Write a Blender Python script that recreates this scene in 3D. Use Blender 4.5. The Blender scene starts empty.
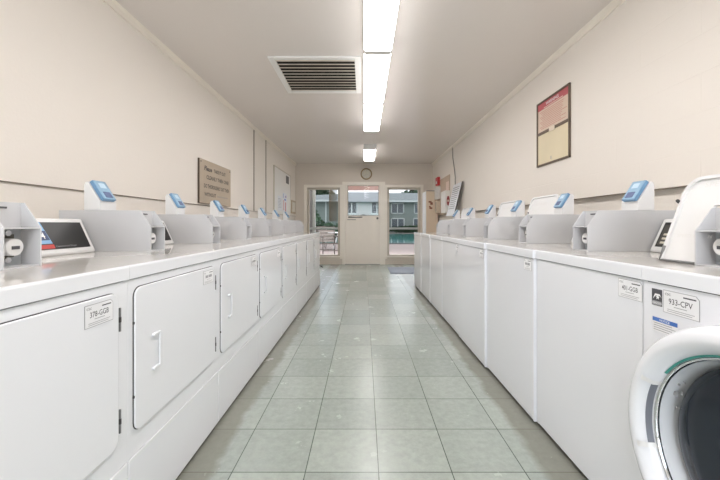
import bpy, bmesh, math, random
from mathutils import Vector, Matrix
random.seed(7)
C = bpy.context.scene.collection
S = bpy.context.scene
PI = math.pi

# ------------------------------------------------------------------ camera
H = 1.03
cam = bpy.data.cameras.new('camera'); cam.sensor_width = 36; cam.lens = 348/720*36
cam.shift_x = -4/720; cam.shift_y = -15.5/720; cam.clip_start = .02; cam.clip_end = 500
co = bpy.data.objects.new('camera', cam); C.objects.link(co)
co.location = (0, 0, H); co.rotation_euler = (PI/2, 0, 0); S.camera = co

# ------------------------------------------------------------------ world (pale, partly clouded daylight)
w = bpy.data.worlds.new('World'); S.world = w; w.use_nodes = True
nt = w.node_tree; nt.nodes.clear()
N = nt.nodes.new; L = nt.links.new
out = N('ShaderNodeOutputWorld'); bg = N('ShaderNodeBackground'); tc = N('ShaderNodeTexCoord')
nz = N('ShaderNodeTexNoise'); nz.inputs['Scale'].default_value = 3.2; nz.inputs['Detail'].default_value = 6
cr = N('ShaderNodeValToRGB'); cr.color_ramp.elements[0].position = .38; cr.color_ramp.elements[1].position = .6
cr.color_ramp.elements[0].color = (.60, .73, .88, 1); cr.color_ramp.elements[1].color = (.94, .96, .98, 1)
L(tc.outputs['Generated'], nz.inputs['Vector']); L(nz.outputs['Fac'], cr.inputs['Fac'])
L(cr.outputs['Color'], bg.inputs['Color']); L(bg.outputs[0], out.inputs['Surface'])
bg.inputs['Strength'].default_value = .95
# added area lamp behind the camera, a cool fill standing in for daylight
al = bpy.data.lights.new('added_rear_fill', 'AREA'); al.shape = 'RECTANGLE'; al.size = 2.7; al.size_y = 2.1; al.energy = 55; al.color = (.78, .88, 1)
ao = bpy.data.objects.new('added_rear_fill', al); C.objects.link(ao); ao.location = (0, -3.6, 1.2); ao.rotation_euler = (PI/2, 0, 0)

# two added area lamps outside the end windows, brightening the far end
for wx in (-1.15, 1.15):
    dl = bpy.data.lights.new('added_window_fill', 'AREA'); dl.shape = 'RECTANGLE'; dl.size = 1.8; dl.size_y = 1.6; dl.energy = 130; dl.color = (.88, .94, 1)
    do = bpy.data.objects.new('added_window_fill', dl); C.objects.link(do); do.location = (wx*1.3, 11.6, 3.9)
    do.rotation_euler = (Vector((wx*.6, 7.0, .3))-Vector(do.location)).to_track_quat('-Z', 'Y').to_euler()

# ------------------------------------------------------------------ exposure
S.view_settings.view_transform = 'Standard'; S.view_settings.look = 'None'
S.view_settings.gamma = 1; S.view_settings.use_curve_mapping = False
S.view_settings.exposure = 1.36
S.cycles.use_denoising = True
S.cycles.max_bounces = 12; S.cycles.diffuse_bounces = 8; S.cycles.transparent_max_bounces = 12
S.cycles.sample_clamp_indirect = 6
LAMP = 6.0                                   # emission of the fluorescent diffusers

# ------------------------------------------------------------------ materials
MATS = {}
def mat(name, col, rough=.5, metal=0, var=.03, vscale=6, spec=.5, coat=0, bump=0, bscale=40, emit=None, estr=0, rvar=0):
    if name in MATS: return MATS[name]
    m = bpy.data.materials.new(name); m.use_nodes = True; t = m.node_tree
    b = t.nodes['Principled BSDF']
    b.inputs['Roughness'].default_value = rough; b.inputs['Metallic'].default_value = metal
    b.inputs['Specular IOR Level'].default_value = spec; b.inputs['Coat Weight'].default_value = coat
    b.inputs['Coat Roughness'].default_value = .08
    tc = t.nodes.new('ShaderNodeTexCoord')
    n = t.nodes.new('ShaderNodeTexNoise'); n.inputs['Scale'].default_value = vscale; n.inputs['Detail'].default_value = 4
    t.links.new(tc.outputs['Object'], n.inputs['Vector'])
    mx = t.nodes.new('ShaderNodeMix'); mx.data_type = 'RGBA'
    c0 = [max(0, c*(1-var)) for c in col]; c1 = [min(1, c*(1+var)) for c in col]
    mx.inputs[6].default_value = (*c0, 1); mx.inputs[7].default_value = (*c1, 1)
    t.links.new(n.outputs['Fac'], mx.inputs[0]); t.links.new(mx.outputs[2], b.inputs['Base Color'])
    if rvar:
        mr = t.nodes.new('ShaderNodeMapRange'); mr.inputs[3].default_value = max(0, rough-rvar); mr.inputs[4].default_value = rough+rvar
        t.links.new(n.outputs['Fac'], mr.inputs[0]); t.links.new(mr.outputs[0], b.inputs['Roughness'])
    if bump:
        n2 = t.nodes.new('ShaderNodeTexNoise'); n2.inputs['Scale'].default_value = bscale; n2.inputs['Detail'].default_value = 5
        t.links.new(tc.outputs['Object'], n2.inputs['Vector'])
        bp = t.nodes.new('ShaderNodeBump'); bp.inputs['Strength'].default_value = bump; bp.inputs['Distance'].default_value = .01
        t.links.new(n2.outputs['Fac'], bp.inputs['Height']); t.links.new(bp.outputs[0], b.inputs['Normal'])
    if emit:
        b.inputs['Emission Color'].default_value = (*emit, 1); b.inputs['Emission Strength'].default_value = estr
    MATS[name] = m; return m

WALL = mat('cream_wall_paint', (.80, .745, .68), .55, bump=.08, bscale=60, var=.02, vscale=1.5)
BACK = mat('beige_end_wall_paint', (.65, .58, .50), .5, bump=.05, bscale=60, var=.02)
CEIL = mat('glossy_ceiling_paint', (.76, .71, .67), .2, bump=.06, bscale=2.2, var=.03, vscale=.8, spec=.5)
TRIM = mat('cream_trim_paint', (.82, .76, .67), .4)
ENAM = mat('white_enamel', (.775, .785, .81), .13, spec=.5, var=.012, vscale=3, bump=.012, bscale=8)
ENAM2 = mat('white_enamel_washer', (.775, .785, .815), .12, spec=.5, var=.012, vscale=3, bump=.012, bscale=7)
ETOP = mat('enamel_top_reflection_tan', (.66, .635, .60), .07, spec=.5, var=.03, vscale=7, bump=.01, bscale=10)  # reflection of the beige wall painted into the colour of the tops
SEAM = mat('dark_gap', (.055, .05, .05), .8)
BOXG = mat('light_grey_metal', (.56, .56, .57), .4, var=.02, vscale=14)
BOXD = mat('grey_inner_metal', (.40, .42, .44), .4, var=.06, vscale=20)
STEEL = mat('bright_steel', (.62, .62, .62), .25, metal=.9)
HINGE = mat('hinge_grey', (.20, .20, .20), .4, metal=.3)
PLAS = mat('white_plastic', (.74, .735, .73), .3, var=.01)
BLACK = mat('black_panel', (.016, .015, .014), .38, var=.2)
BLUE = mat('reader_blue', (.15, .29, .46), .35, var=.12, vscale=30)
BLUE2 = mat('reader_face_blue', (.27, .43, .58), .3, var=.10, vscale=45)
SCRN = mat('reader_screen', (.16, .20, .34), .25, var=.2, vscale=60)
BADGE = mat('badge_blue', (.22, .42, .66), .4)
NAVY = mat('badge_navy', (.03, .055, .14), .4)
RED = mat('label_red', (.55, .06, .05), .45)
WHITE = mat('print_white', (.85, .85, .85), .5, var=.01)
INK = mat('print_dark', (.07, .07, .08), .6)
GREY = mat('print_grey', (.35, .35, .36), .6)
LBLUE = mat('notice_blue', (.07, .18, .52), .5)
LABEL = mat('label_paper', (.80, .80, .81), .4, var=.01)
GASKET = mat('teal_gasket', (.06, .30, .26), .4)
CHROME = mat('chrome', (.75, .76, .78), .08, metal=1, var=.01)
FUNNEL = mat('grey_plastic', (.68, .70, .73), .35)
DGLASS = mat('dark_door_glass', (.018, .024, .034), .12, var=.3, vscale=5, spec=.3)
RUB = mat('black_rubber', (.03, .03, .03), .6)

def glassmat():
    m = bpy.data.materials.new('window_glass'); m.use_nodes = True; t = m.node_tree; t.nodes.clear()
    o = t.nodes.new('ShaderNodeOutputMaterial'); mx = t.nodes.new('ShaderNodeMixShader')
    tr = t.nodes.new('ShaderNodeBsdfTransparent'); tr.inputs[0].default_value = (.93, .92, .91, 1)
    gl = t.nodes.new('ShaderNodeBsdfGlossy'); gl.inputs['Roughness'].default_value = .02
    fr = t.nodes.new('ShaderNodeFresnel'); fr.inputs[0].default_value = 1.2
    t.links.new(fr.outputs[0], mx.inputs[0]); t.links.new(tr.outputs[0], mx.inputs[1]); t.links.new(gl.outputs[0], mx.inputs[2])
    t.links.new(mx.outputs[0], o.inputs[0]); return m
GLASS = glassmat()

def floormat():
    m = bpy.data.materials.new('green_grey_floor_tile'); m.use_nodes = True; t = m.node_tree; b = t.nodes['Principled BSDF']
    nn = t.nodes.new; ln = t.links.new
    g = nn('ShaderNodeNewGeometry'); mp = nn('ShaderNodeMapping'); mp.inputs['Location'].default_value = (-.0607+.3048*20, -1.447+.3048*30, 0)
    ln(g.outputs['Position'], mp.inputs['Vector'])
    br = nn('ShaderNodeTexBrick'); br.offset = 0; br.squash = 1
    br.inputs['Scale'].default_value = 1; br.inputs['Brick Width'].default_value = .3048; br.inputs['Row Height'].default_value = .3048
    br.inputs['Mortar Size'].default_value = .0022; br.inputs['Mortar Smooth'].default_value = .3; br.inputs['Bias'].default_value = 0
    br.inputs['Color1'].default_value = (.315, .350, .318, 1); br.inputs['Color2'].default_value = (.385, .418, .380, 1)
    br.inputs['Mortar'].default_value = (.055, .07, .058, 1)
    ln(mp.outputs[0], br.inputs['Vector'])
    n1 = nn('ShaderNodeTexNoise'); n1.inputs['Scale'].default_value = 26; n1.inputs['Detail'].default_value = 8; n1.inputs['Roughness'].default_value = .7
    ln(g.outputs['Position'], n1.inputs['Vector'])
    r1 = nn('ShaderNodeValToRGB'); r1.color_ramp.elements[0].position = .3; r1.color_ramp.elements[1].position = .68
    r1.color_ramp.elements[0].color = (.80, .81, .80, 1); r1.color_ramp.elements[1].color = (1.04, 1.04, 1.03, 1)
    ln(n1.outputs['Fac'], r1.inputs[0])
    m1 = nn('ShaderNodeMix'); m1.data_type = 'RGBA'; m1.blend_type = 'MULTIPLY'; m1.inputs[0].default_value = 1
    ln(br.outputs['Color'], m1.inputs[6]); ln(r1.outputs[0], m1.inputs[7])
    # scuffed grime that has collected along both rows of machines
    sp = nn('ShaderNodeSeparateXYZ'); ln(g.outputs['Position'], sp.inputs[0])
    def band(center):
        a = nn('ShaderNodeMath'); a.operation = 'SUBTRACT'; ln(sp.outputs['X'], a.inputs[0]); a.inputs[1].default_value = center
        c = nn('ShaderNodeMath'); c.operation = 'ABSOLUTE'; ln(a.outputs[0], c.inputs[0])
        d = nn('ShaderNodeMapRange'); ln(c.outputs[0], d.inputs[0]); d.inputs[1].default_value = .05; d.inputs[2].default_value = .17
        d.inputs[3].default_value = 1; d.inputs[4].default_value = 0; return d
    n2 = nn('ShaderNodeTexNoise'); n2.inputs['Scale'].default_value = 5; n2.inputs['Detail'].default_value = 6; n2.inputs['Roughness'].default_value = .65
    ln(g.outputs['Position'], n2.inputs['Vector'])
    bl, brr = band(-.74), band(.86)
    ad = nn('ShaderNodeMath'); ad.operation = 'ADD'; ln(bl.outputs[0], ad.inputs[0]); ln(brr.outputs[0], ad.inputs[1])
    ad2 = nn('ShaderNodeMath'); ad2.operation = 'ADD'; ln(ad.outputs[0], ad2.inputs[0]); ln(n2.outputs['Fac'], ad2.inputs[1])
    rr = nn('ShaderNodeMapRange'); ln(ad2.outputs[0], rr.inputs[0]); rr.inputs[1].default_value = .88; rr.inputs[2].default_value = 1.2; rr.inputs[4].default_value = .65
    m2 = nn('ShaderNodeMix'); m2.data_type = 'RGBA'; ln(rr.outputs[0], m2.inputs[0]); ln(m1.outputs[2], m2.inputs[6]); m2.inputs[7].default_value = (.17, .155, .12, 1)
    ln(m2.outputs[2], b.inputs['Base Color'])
    mr = nn('ShaderNodeMapRange'); ln(n2.outputs['Fac'], mr.inputs[0]); mr.inputs[3].default_value = .19; mr.inputs[4].default_value = .32
    ln(mr.outputs[0], b.inputs['Roughness']); b.inputs['Specular IOR Level'].default_value = .5
    bp = nn('ShaderNodeBump'); bp.inputs['Strength'].default_value = .05; bp.inputs['Distance'].default_value = .004
    ln(n1.outputs['Fac'], bp.inputs['Height']); ln(bp.outputs[0], b.inputs['Normal'])
    return m
FLOOR = floormat()

def blockmat():     # painted concrete block, joints barely showing
    m = bpy.data.materials.new('painted_block_wall'); m.use_nodes = True; t = m.node_tree; b = t.nodes['Principled BSDF']
    nn = t.nodes.new; ln = t.links.new
    g = nn('ShaderNodeNewGeometry'); sp = nn('ShaderNodeSeparateXYZ'); cb = nn('ShaderNodeCombineXYZ')
    ln(g.outputs['Position'], sp.inputs[0]); ln(sp.outputs['Y'], cb.inputs[0]); ln(sp.outputs['Z'], cb.inputs[1])
    br = nn('ShaderNodeTexBrick'); br.inputs['Scale'].default_value = 1; br.inputs['Brick Width'].default_value = .406; br.inputs['Row Height'].default_value = .203
    br.inputs['Mortar Size'].default_value = .005; br.inputs['Mortar Smooth'].default_value = 1
    ln(cb.outputs[0], br.inputs['Vector'])
    n = nn('ShaderNodeTexNoise'); n.inputs['Scale'].default_value = 50; ln(g.outputs['Position'], n.inputs['Vector'])
    bp = nn('ShaderNodeBump'); bp.inputs['Strength'].default_value = .35; bp.inputs['Distance'].default_value = .002; bp.invert = True
    ln(br.outputs['Fac'], bp.inputs['Height'])
    bp2 = nn('ShaderNodeBump'); bp2.inputs['Strength'].default_value = .08; bp2.inputs['Distance'].default_value = .01
    ln(n.outputs['Fac'], bp2.inputs['Height']); ln(bp.outputs[0], bp2.inputs['Normal']); ln(bp2.outputs[0], b.inputs['Normal'])
    b.inputs['Base Color'].default_value = (.80, .745, .68, 1); b.inputs['Roughness'].default_value = .5
    return m
BLOCK = blockmat()

# ------------------------------------------------------------------ mesh builder
class MB:
    def __init__(s): s.v = []; s.f = []; s.m = []; s.mats = []; s.sm = []
    def mi(s, m):
        if m not in s.mats: s.mats.append(m)
        return s.mats.index(m)
    def add(s, vs, fs, m, smooth=False):
        o = len(s.v); s.v += [tuple(v) for v in vs]; k = s.mi(m)
        for f in fs: s.f.append([i+o for i in f]); s.m.append(k); s.sm.append(smooth)
    def box(s, x0, x1, y0, y1, z0, z1, m):
        if x0 > x1: x0, x1 = x1, x0
        v = [(x0,y0,z0),(x1,y0,z0),(x1,y1,z0),(x0,y1,z0),(x0,y0,z1),(x1,y0,z1),(x1,y1,z1),(x0,y1,z1)]
        s.add(v, [(0,3,2,1),(4,5,6,7),(0,1,5,4),(1,2,6,5),(2,3,7,6),(3,0,4,7)], m)
    def loft(s, A, B, m, caps=True, smooth=False):      # two matching rings of points
        n = len(A); v = list(A)+list(B)
        fs = [(i, (i+1) % n, n+(i+1) % n, n+i) for i in range(n)]
        s.add(v, fs, m, smooth)
        if caps:
            o = len(s.v)-2*n; k = s.mi(m)
            s.f.append([o+i for i in reversed(range(n))]); s.m.append(k); s.sm.append(False)
            s.f.append([o+n+i for i in range(n)]); s.m.append(k); s.sm.append(False)
    def prism_y(s, poly, y0, y1, m): s.loft([(x, y0, z) for x, z in poly], [(x, y1, z) for x, z in poly], m)
    def prism_x(s, poly, x0, x1, m): s.loft([(x0, y, z) for y, z in poly], [(x1, y, z) for y, z in poly], m)
    def slab(s, p, n, m):                                # 4 corners pushed out along n
        n = Vector(n); s.loft([Vector(q) for q in p], [Vector(q)+n for q in p], m)
    def tube(s, a, b, r, m, n=12, r2=None):
        a, b = Vector(a), Vector(b); d = (b-a).normalized(); u = d.orthogonal().normalized(); w_ = d.cross(u)
        r2 = r if r2 is None else r2
        A = [a+(u*math.cos(t)+w_*math.sin(t))*r for t in [2*PI*i/n for i in range(n)]]
        B = [b+(u*math.cos(t)+w_*math.sin(t))*r2 for t in [2*PI*i/n for i in range(n)]]
        s.loft(A, B, m, True, True)
    def path(s, pts, r, m, n=8):
        for a, b in zip(pts, pts[1:]): s.tube(a, b, r, m, n)
    def lathe_x(s, prof, cy, cz, m, n=64, a0=0, a1=2*PI):       # prof: (x, r)
        full = abs(a1-a0-2*PI) < 1e-6; k = n if full else n+1
        vs = []; 
        for x, r in prof:
            for i in range(k):
                a = a0+(a1-a0)*i/n; vs.append((x, cy+r*math.cos(a), cz+r*math.sin(a)))
        fs = []
        for j in range(len(prof)-1):
            for i in range(n):
                i2 = (i+1) % k
                fs.append((j*k+i, j*k+i2, (j+1)*k+i2, (j+1)*k+i))
        s.add(vs, fs, m, True)
    def text(s, body, origin, right, up, width, m, size=None, normal_off=.0008, italic=False, height=None, bold=.006):
        cu = bpy.data.curves.new('t', 'FONT'); cu.body = body; cu.size = 1; cu.resolution_u = 2; cu.offset = bold
        if italic: cu.shear = .35
        ob = bpy.data.objects.new('t', cu)
        me = bpy.data.meshes.new_from_object(ob)
        xs = [v.co.x for v in me.vertices]; ys = [v.co.y for v in me.vertices]
        if not xs: return
        sx = width/(max(xs)-min(xs)); sy = (height/(max(ys)-min(ys))) if height else sx
        R, U = Vector(right), Vector(up); Nn = R.cross(U).normalized(); O = Vector(origin)+Nn*normal_off
        x0, y0 = min(xs), min(ys)
        s.add([O+R*((v.co.x-x0)*sx)+U*((v.co.y-y0)*sy) for v in me.vertices], [tuple(p.vertices) for p in me.polygons], m)
        bpy.data.meshes.remove(me); bpy.data.objects.remove(ob); bpy.data.curves.remove(cu)
    def quad(s, origin, right, up, w_, h_, m, off=.0004, th=0):
        R, U = Vector(right), Vector(up); Nn = R.cross(U).normalized(); O = Vector(origin)+Nn*off
        s.add([O, O+R*w_, O+R*w_+U*h_, O+U*h_], [(0, 1, 2, 3)], m)
    def build(s, name, parent=None, bevel=0, loc=None, seg=2, fixn=True):
        me = bpy.data.meshes.new(name); me.from_pydata(s.v, [], s.f)
        for m in s.mats: me.materials.append(m)
        for p, k, q in zip(me.polygons, s.m, s.sm): p.material_index = k; p.use_smooth = q
        if fixn:
            bm = bmesh.new(); bm.from_mesh(me); bmesh.ops.recalc_face_normals(bm, faces=bm.faces); bm.to_mesh(me); bm.free()
        o = bpy.data.objects.new(name, me); C.objects.link(o)
        if parent: o.parent = parent
        if loc: o.location = loc
        if bevel:
            b = o.modifiers.new('b', 'BEVEL'); b.width = bevel; b.segments = seg; b.limit_method = 'ANGLE'; b.angle_limit = math.radians(40)
        return o

def rrect(a0, a1, b0, b1, r, n=5):
    pts = []
    for ca, cb, st in ((a1-r, b1-r, 0), (a0+r, b1-r, 90), (a0+r, b0+r, 180), (a1-r, b0+r, 270)):
        for i in range(n+1):
            t = math.radians(st+90*i/n); pts.append((ca+r*math.cos(t), cb+r*math.sin(t)))
    return pts
def empty(name, loc, label=None, cat=None, group=None):
    o = bpy.data.objects.new(name, None); C.objects.link(o); o.location = loc; o.empty_display_size = .1
    tag(o, label, cat, group); return o
def tag(o, label=None, cat=None, group=None, kind=None):
    if label: o['label'] = label
    if cat: o['category'] = cat
    if group: o['group'] = group
    if kind: o['kind'] = kind
    return o
def struct(mb, name, parent=None, bevel=0):
    o = mb.build(name, parent, bevel)
    if not parent: o['kind'] = 'structure'
    return o
def copy_tree(o, parent=None, skip=()):
    c = o.copy(); C.objects.link(c)
    if parent: c.parent = parent
    for ch in list(o.children):
        if ch.name.split('.')[0] in skip: continue
        copy_tree(ch, c, skip)
    return c

# ------------------------------------------------------------------ room shell
XL, XR, YB, YN, ZC = -1.77, 1.77, 8.98, -3.4, 2.6
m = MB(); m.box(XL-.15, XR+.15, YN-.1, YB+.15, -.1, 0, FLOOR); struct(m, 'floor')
m = MB(); m.box(XL-.15, XR+.15, YN-.1, YB+.15, ZC, ZC+.1, CEIL); struct(m, 'ceiling')
LEDGE = 1.245
m = MB(); m.box(XL-.15, XL-.010, YN, YB, 0, LEDGE+.01, WALL); m.box(XL-.15, XL, YN, YB, LEDGE, ZC, WALL); struct(m, 'wall_left')
m = MB(); m.box(XR+.15, XR+.045, YN, YB, 0, LEDGE+.01, BLOCK); m.box(XR+.15, XR, YN, YB, LEDGE, ZC, BLOCK); struct(m, 'wall_right')
# narrow dark strip that paints in the shade under each ledge
for sd, nm in ((-1, 'trim_1'), (1, 'trim_2')):
    m = MB(); x = 1.77*sd
    m.box(x-sd*.001, x+sd*(.009 if sd < 0 else .03), YN, YB, LEDGE-.006, LEDGE, mat('ledge_shade_paint', (.22, .18, .14), .7)); struct(m, nm)
for sd, nm in ((-1, 'trim_3'), (1, 'trim_4')):
    m = MB(); x = 1.77*sd
    m.prism_y([(x, ZC-.055), (x-sd*.012, ZC-.055), (x-sd*.016, ZC-.02), (x-sd*.03, ZC), (x, ZC)], YN, YB, TRIM); struct(m, nm)
# end wall with the door and two windows
wl0, wl1, wr0, wr1, wz0, wz1 = -1.475, -.62, .60, 1.46, .217, 1.985
dx0, dx1, dz1 = -.49, .413, 2.06
m = MB()
y0, y1 = YB, YB+.14
m.box(XL-.05, wl0, y0, y1, 0, ZC, BACK); m.box(wl0, wl1, y0, y1, 0, wz0, BACK); m.box(wl0, wl1, y0, y1, wz1, ZC, BACK)
m.box(wl1, dx0, y0, y1, 0, ZC, BACK); m.box(dx0, dx1, y0, y1, dz1, ZC, BACK); m.box(dx1, wr0, y0, y1, 0, ZC, BACK)
m.box(wr0, wr1, y0, y1, 0, wz0, BACK); m.box(wr0, wr1, y0, y1, wz1, ZC, BACK); m.box(wr1, XR+.05, y0, y1, 0, ZC, BACK)
struct(m, 'wall_back')
# wall behind the camera, with a wide glazed opening added to let in light
m = MB(); y1, y0 = YN, YN-.14
m.box(XL-.05, -1.4, y0, y1, 0, ZC, WALL); m.box(1.4, XR+.05, y0, y1, 0, ZC, WALL); m.box(-1.4, 1.4, y0, y1, 2.3, ZC, WALL); m.box(-1.4, 1.4, y0, y1, 0, .1, WALL)
struct(m, 'wall_front')
m = MB(); 
for x in (-1.4, -.03, 1.34): m.box(x, x+.06, YN-.1, YN-.04, .1, 2.3, TRIM)
m.box(-1.34, 1.34, YN-.1, YN-.04, .1, .16, TRIM); m.box(-1.34, 1.34, YN-.1, YN-.04, 2.24, 2.3, TRIM)
f = struct(m, 'added_window_3'); m = MB(); m.box(-1.34, 1.34, YN-.075, YN-.069, .16, 2.24, GLASS); m.build('pane', f)
# head trim running across the end wall, at the ceiling line and casings
m = MB(); m.box(XL, -.56, YB-.018, YB, 2.085, 2.125, BACK); m.box(.545, XR, YB-.018, YB, 2.085, 2.125, BACK); struct(m, 'trim_5')
m = MB(); m.box(-.56, -.49, YB-.025, YB+.05, 0, 2.13, TRIM); m.box(.413, .545, YB-.025, YB+.05, 0, 2.13, TRIM); m.box(-.49, .413, YB-.025, YB+.05, 2.055, 2.13, TRIM)
struct(m, 'trim_6')
REVEAL = mat('taupe_window_frame', (.52, .46, .38), .5)
for nm, a, b in (('window_1', wl0, wl1), ('window_2', wr0, wr1)):
    m = MB()
    for (p, q, r_, t_) in ((a, a+.055, wz0, wz1), (b-.055, b, wz0, wz1), (a+.055, b-.055, wz0, wz0+.035), (a+.055, b-.055, wz1-.05, wz1)):
        m.box(p, q, YB+.03, YB+.12, r_, t_, REVEAL)
    m.box(a+.055, b-.055, YB+.05, YB+.10, .90, .955, mat('grey_mullion', (.42, .44, .42), .4))
    # casing around the opening
    for (p, q, r_, t_) in ((a-.07, a, wz0-.07, wz1+.07), (b, b+.07, wz0-.07, wz1+.07), (a, b, wz1, wz1+.07)):
        m.box(p, q, YB-.02, YB+.001, r_, t_, TRIM)
    m.box(a-.09, b+.09, YB-.045, YB+.03, wz0-.03, wz0, TRIM)
    f = struct(m, nm)
    m = MB(); m.box(a+.05, b-.05, YB+.072, YB+.078, wz0+.03, wz1-.045, GLASS); m.build('pane', f)
# door
DOORM = mat('cream_door_paint', (.80, .73, .64), .4)
m = MB(); wx0, wx1, wdz0, wdz1 = -.425, .40-.02, 1.26, 2.035
m.box(dx0+.004, wx0, YB+.0, YB+.045, .012, dz1-.004, DOORM); m.box(wx1, dx1-.004, YB, YB+.045, .012, dz1-.004, DOORM)
m.box(wx0, wx1, YB, YB+.045, .012, wdz0, DOORM); m.box(wx0, wx1, YB, YB+.045, wdz1, dz1-.004, DOORM)
door = struct(m, 'door_1')
m = MB(); m.box(wx0, wx1, YB+.02, YB+.026, wdz0, wdz1, GLASS); m.build('pane', door)
m = MB()
for (a, b, c, d) in ((wx0, wx0+.02, wdz0, wdz1), (wx1-.012, wx1, wdz0, wdz1), (wx0, wx1, wdz0, wdz0+.012), (wx0, wx1, wdz1-.012, wdz1)): m.box(a, b, YB-.006, YB+.008, c, d, mat('door_glazing_bead', (.30, .27, .23), .5))
m.build('glazing_bead', door)
DK = mat('worn_dark_metal', (.12, .11, .09), .5, metal=.4)
m = MB(); m.prism_y([(-.41, 1.20), (-.06, 1.205), (-.03, 1.225), (-.08, 1.235), (-.2, 1.222), (-.4, 1.24)], YB-.012, YB, DK)
m.box(-.43, -.21, YB-.008, YB, 1.145, 1.16, DK); m.build('mail_slot', door)
m = MB(); m.prism_y([(-.10, 1.262), (.06, 1.262), (.03, 1.285), (-.03, 1.29), (-.07, 1.28)], YB-.02, YB, DK); m.build('latch_bar', door)
m = MB(); m.tube((.345, YB, 1.19), (.345, YB-.05, 1.19), .012, STEEL); m.tube((.345, YB-.05, 1.19), (.345, YB-.075, 1.19), .028, DK, 16); m.build('door_knob', door)
m = MB(); m.box(-.49, .413, YB-.03, YB+.1, 0, .012, mat('threshold_metal', (.25, .24, .22), .4, metal=.6)); struct(m, 'trim_7')
# conduits / cover strips on the left wall
for k, (yy, z0) in enumerate(((5.58, 1.25), (6.26, 1.25))):
    m = MB(); m.box(XL, XL+.012, yy-.014, yy+.014, z0, ZC-.05, mat('cover_strip', (.36, .31, .26), .6)); struct(m, 'trim_%d' % (8+k))

# ------------------------------------------------------------------ ceiling lights
DIFF = mat('lit_diffuser', (.9, .9, .9), .4, var=0, emit=(1, .975, .975), estr=LAMP)
HOUS = mat('fixture_white', (.80, .79, .77), .35)
def light(y0, y1, label, group):
    e = empty('ceiling_light', (.1175, (y0+y1)/2, ZC), label, 'ceiling light', group)
    h = (y1-y0)/2
    m = MB(); m.box(-.1165, .1165, -h+.004, h-.004, -.072, 0, HOUS)
    m.build('housing', e, .003)
    m = MB(); m.prism_y([(-.1165, -.0725), (-.1165, -.086), (-.104, -.098), (.104, -.098), (.1165, -.086), (.1165, -.0725)], -h+.028, h-.028, DIFF); m.build('diffuser', e)
    for t in (-1, 1):
        m = MB(); m.prism_y([(-.119, 0), (-.119, -.088), (-.105, -.103), (.105, -.103), (.119, -.088), (.119, 0)], min(t*h, t*(h-.028)), max(t*h, t*(h-.028)), HOUS); m.build('end_cap', e)
    return e
LG = None
light(1.71, 2.975, 'long white fluorescent ceiling light nearest the camera, cut by the top edge of the photo', LG)
light(2.98, 4.245, 'white fluorescent ceiling light beside the ceiling vent, second of the joined row', LG)
light(4.25, 5.52, 'white fluorescent ceiling light just beyond the vent, farthest of the three joined ones', LG)
light(6.80, 8.07, 'white fluorescent ceiling light on its own near the end wall, above the clock', LG)
for a in (-2.1, -.83, .44):  # extra unseen fixtures added to light the near end of the room
    light(a, a+1.265, 'added white fluorescent ceiling light out of view overhead', 'added overhead lights out of view')

# vent
e = empty('ceiling_vent', (-.465, 3.68, ZC), 'large white framed return air vent with dark dusty louvres in the ceiling', 'vent')
VW, VH = .435, .445
m = MB()
for (a, b, c, d) in ((-VW, -VW+.06, -VH, VH), (VW-.06, VW, -VH, VH), (-VW+.06, VW-.06, -VH, -VH+.06), (-VW+.06, VW-.06, VH-.06, VH)): m.box(a, b, c, d, -.018, 0, HOUS)
m.build('frame', e, .006)
m = MB(); m.box(-VW+.05, VW-.05, -VH+.05, VH-.05, -.004, -.001, mat('vent_dark', (.03, .026, .022), .9)); m.build('backing', e)
DUST = mat('dusty_louvre', (.74, .66, .58), .75, var=.35, vscale=9, bump=.3)
for k in range(11):
    yy = -VH+.085+k*(2*VH-.17)/10
    m = MB(); m.slab([(-VW+.06, yy-.036, -.022), (VW-.06, yy-.036, -.022), (VW-.06, yy+.020, -.006), (-VW+.06, yy+.020, -.006)], (0, .001, .002), DUST); m.build('louvre', e)

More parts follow.
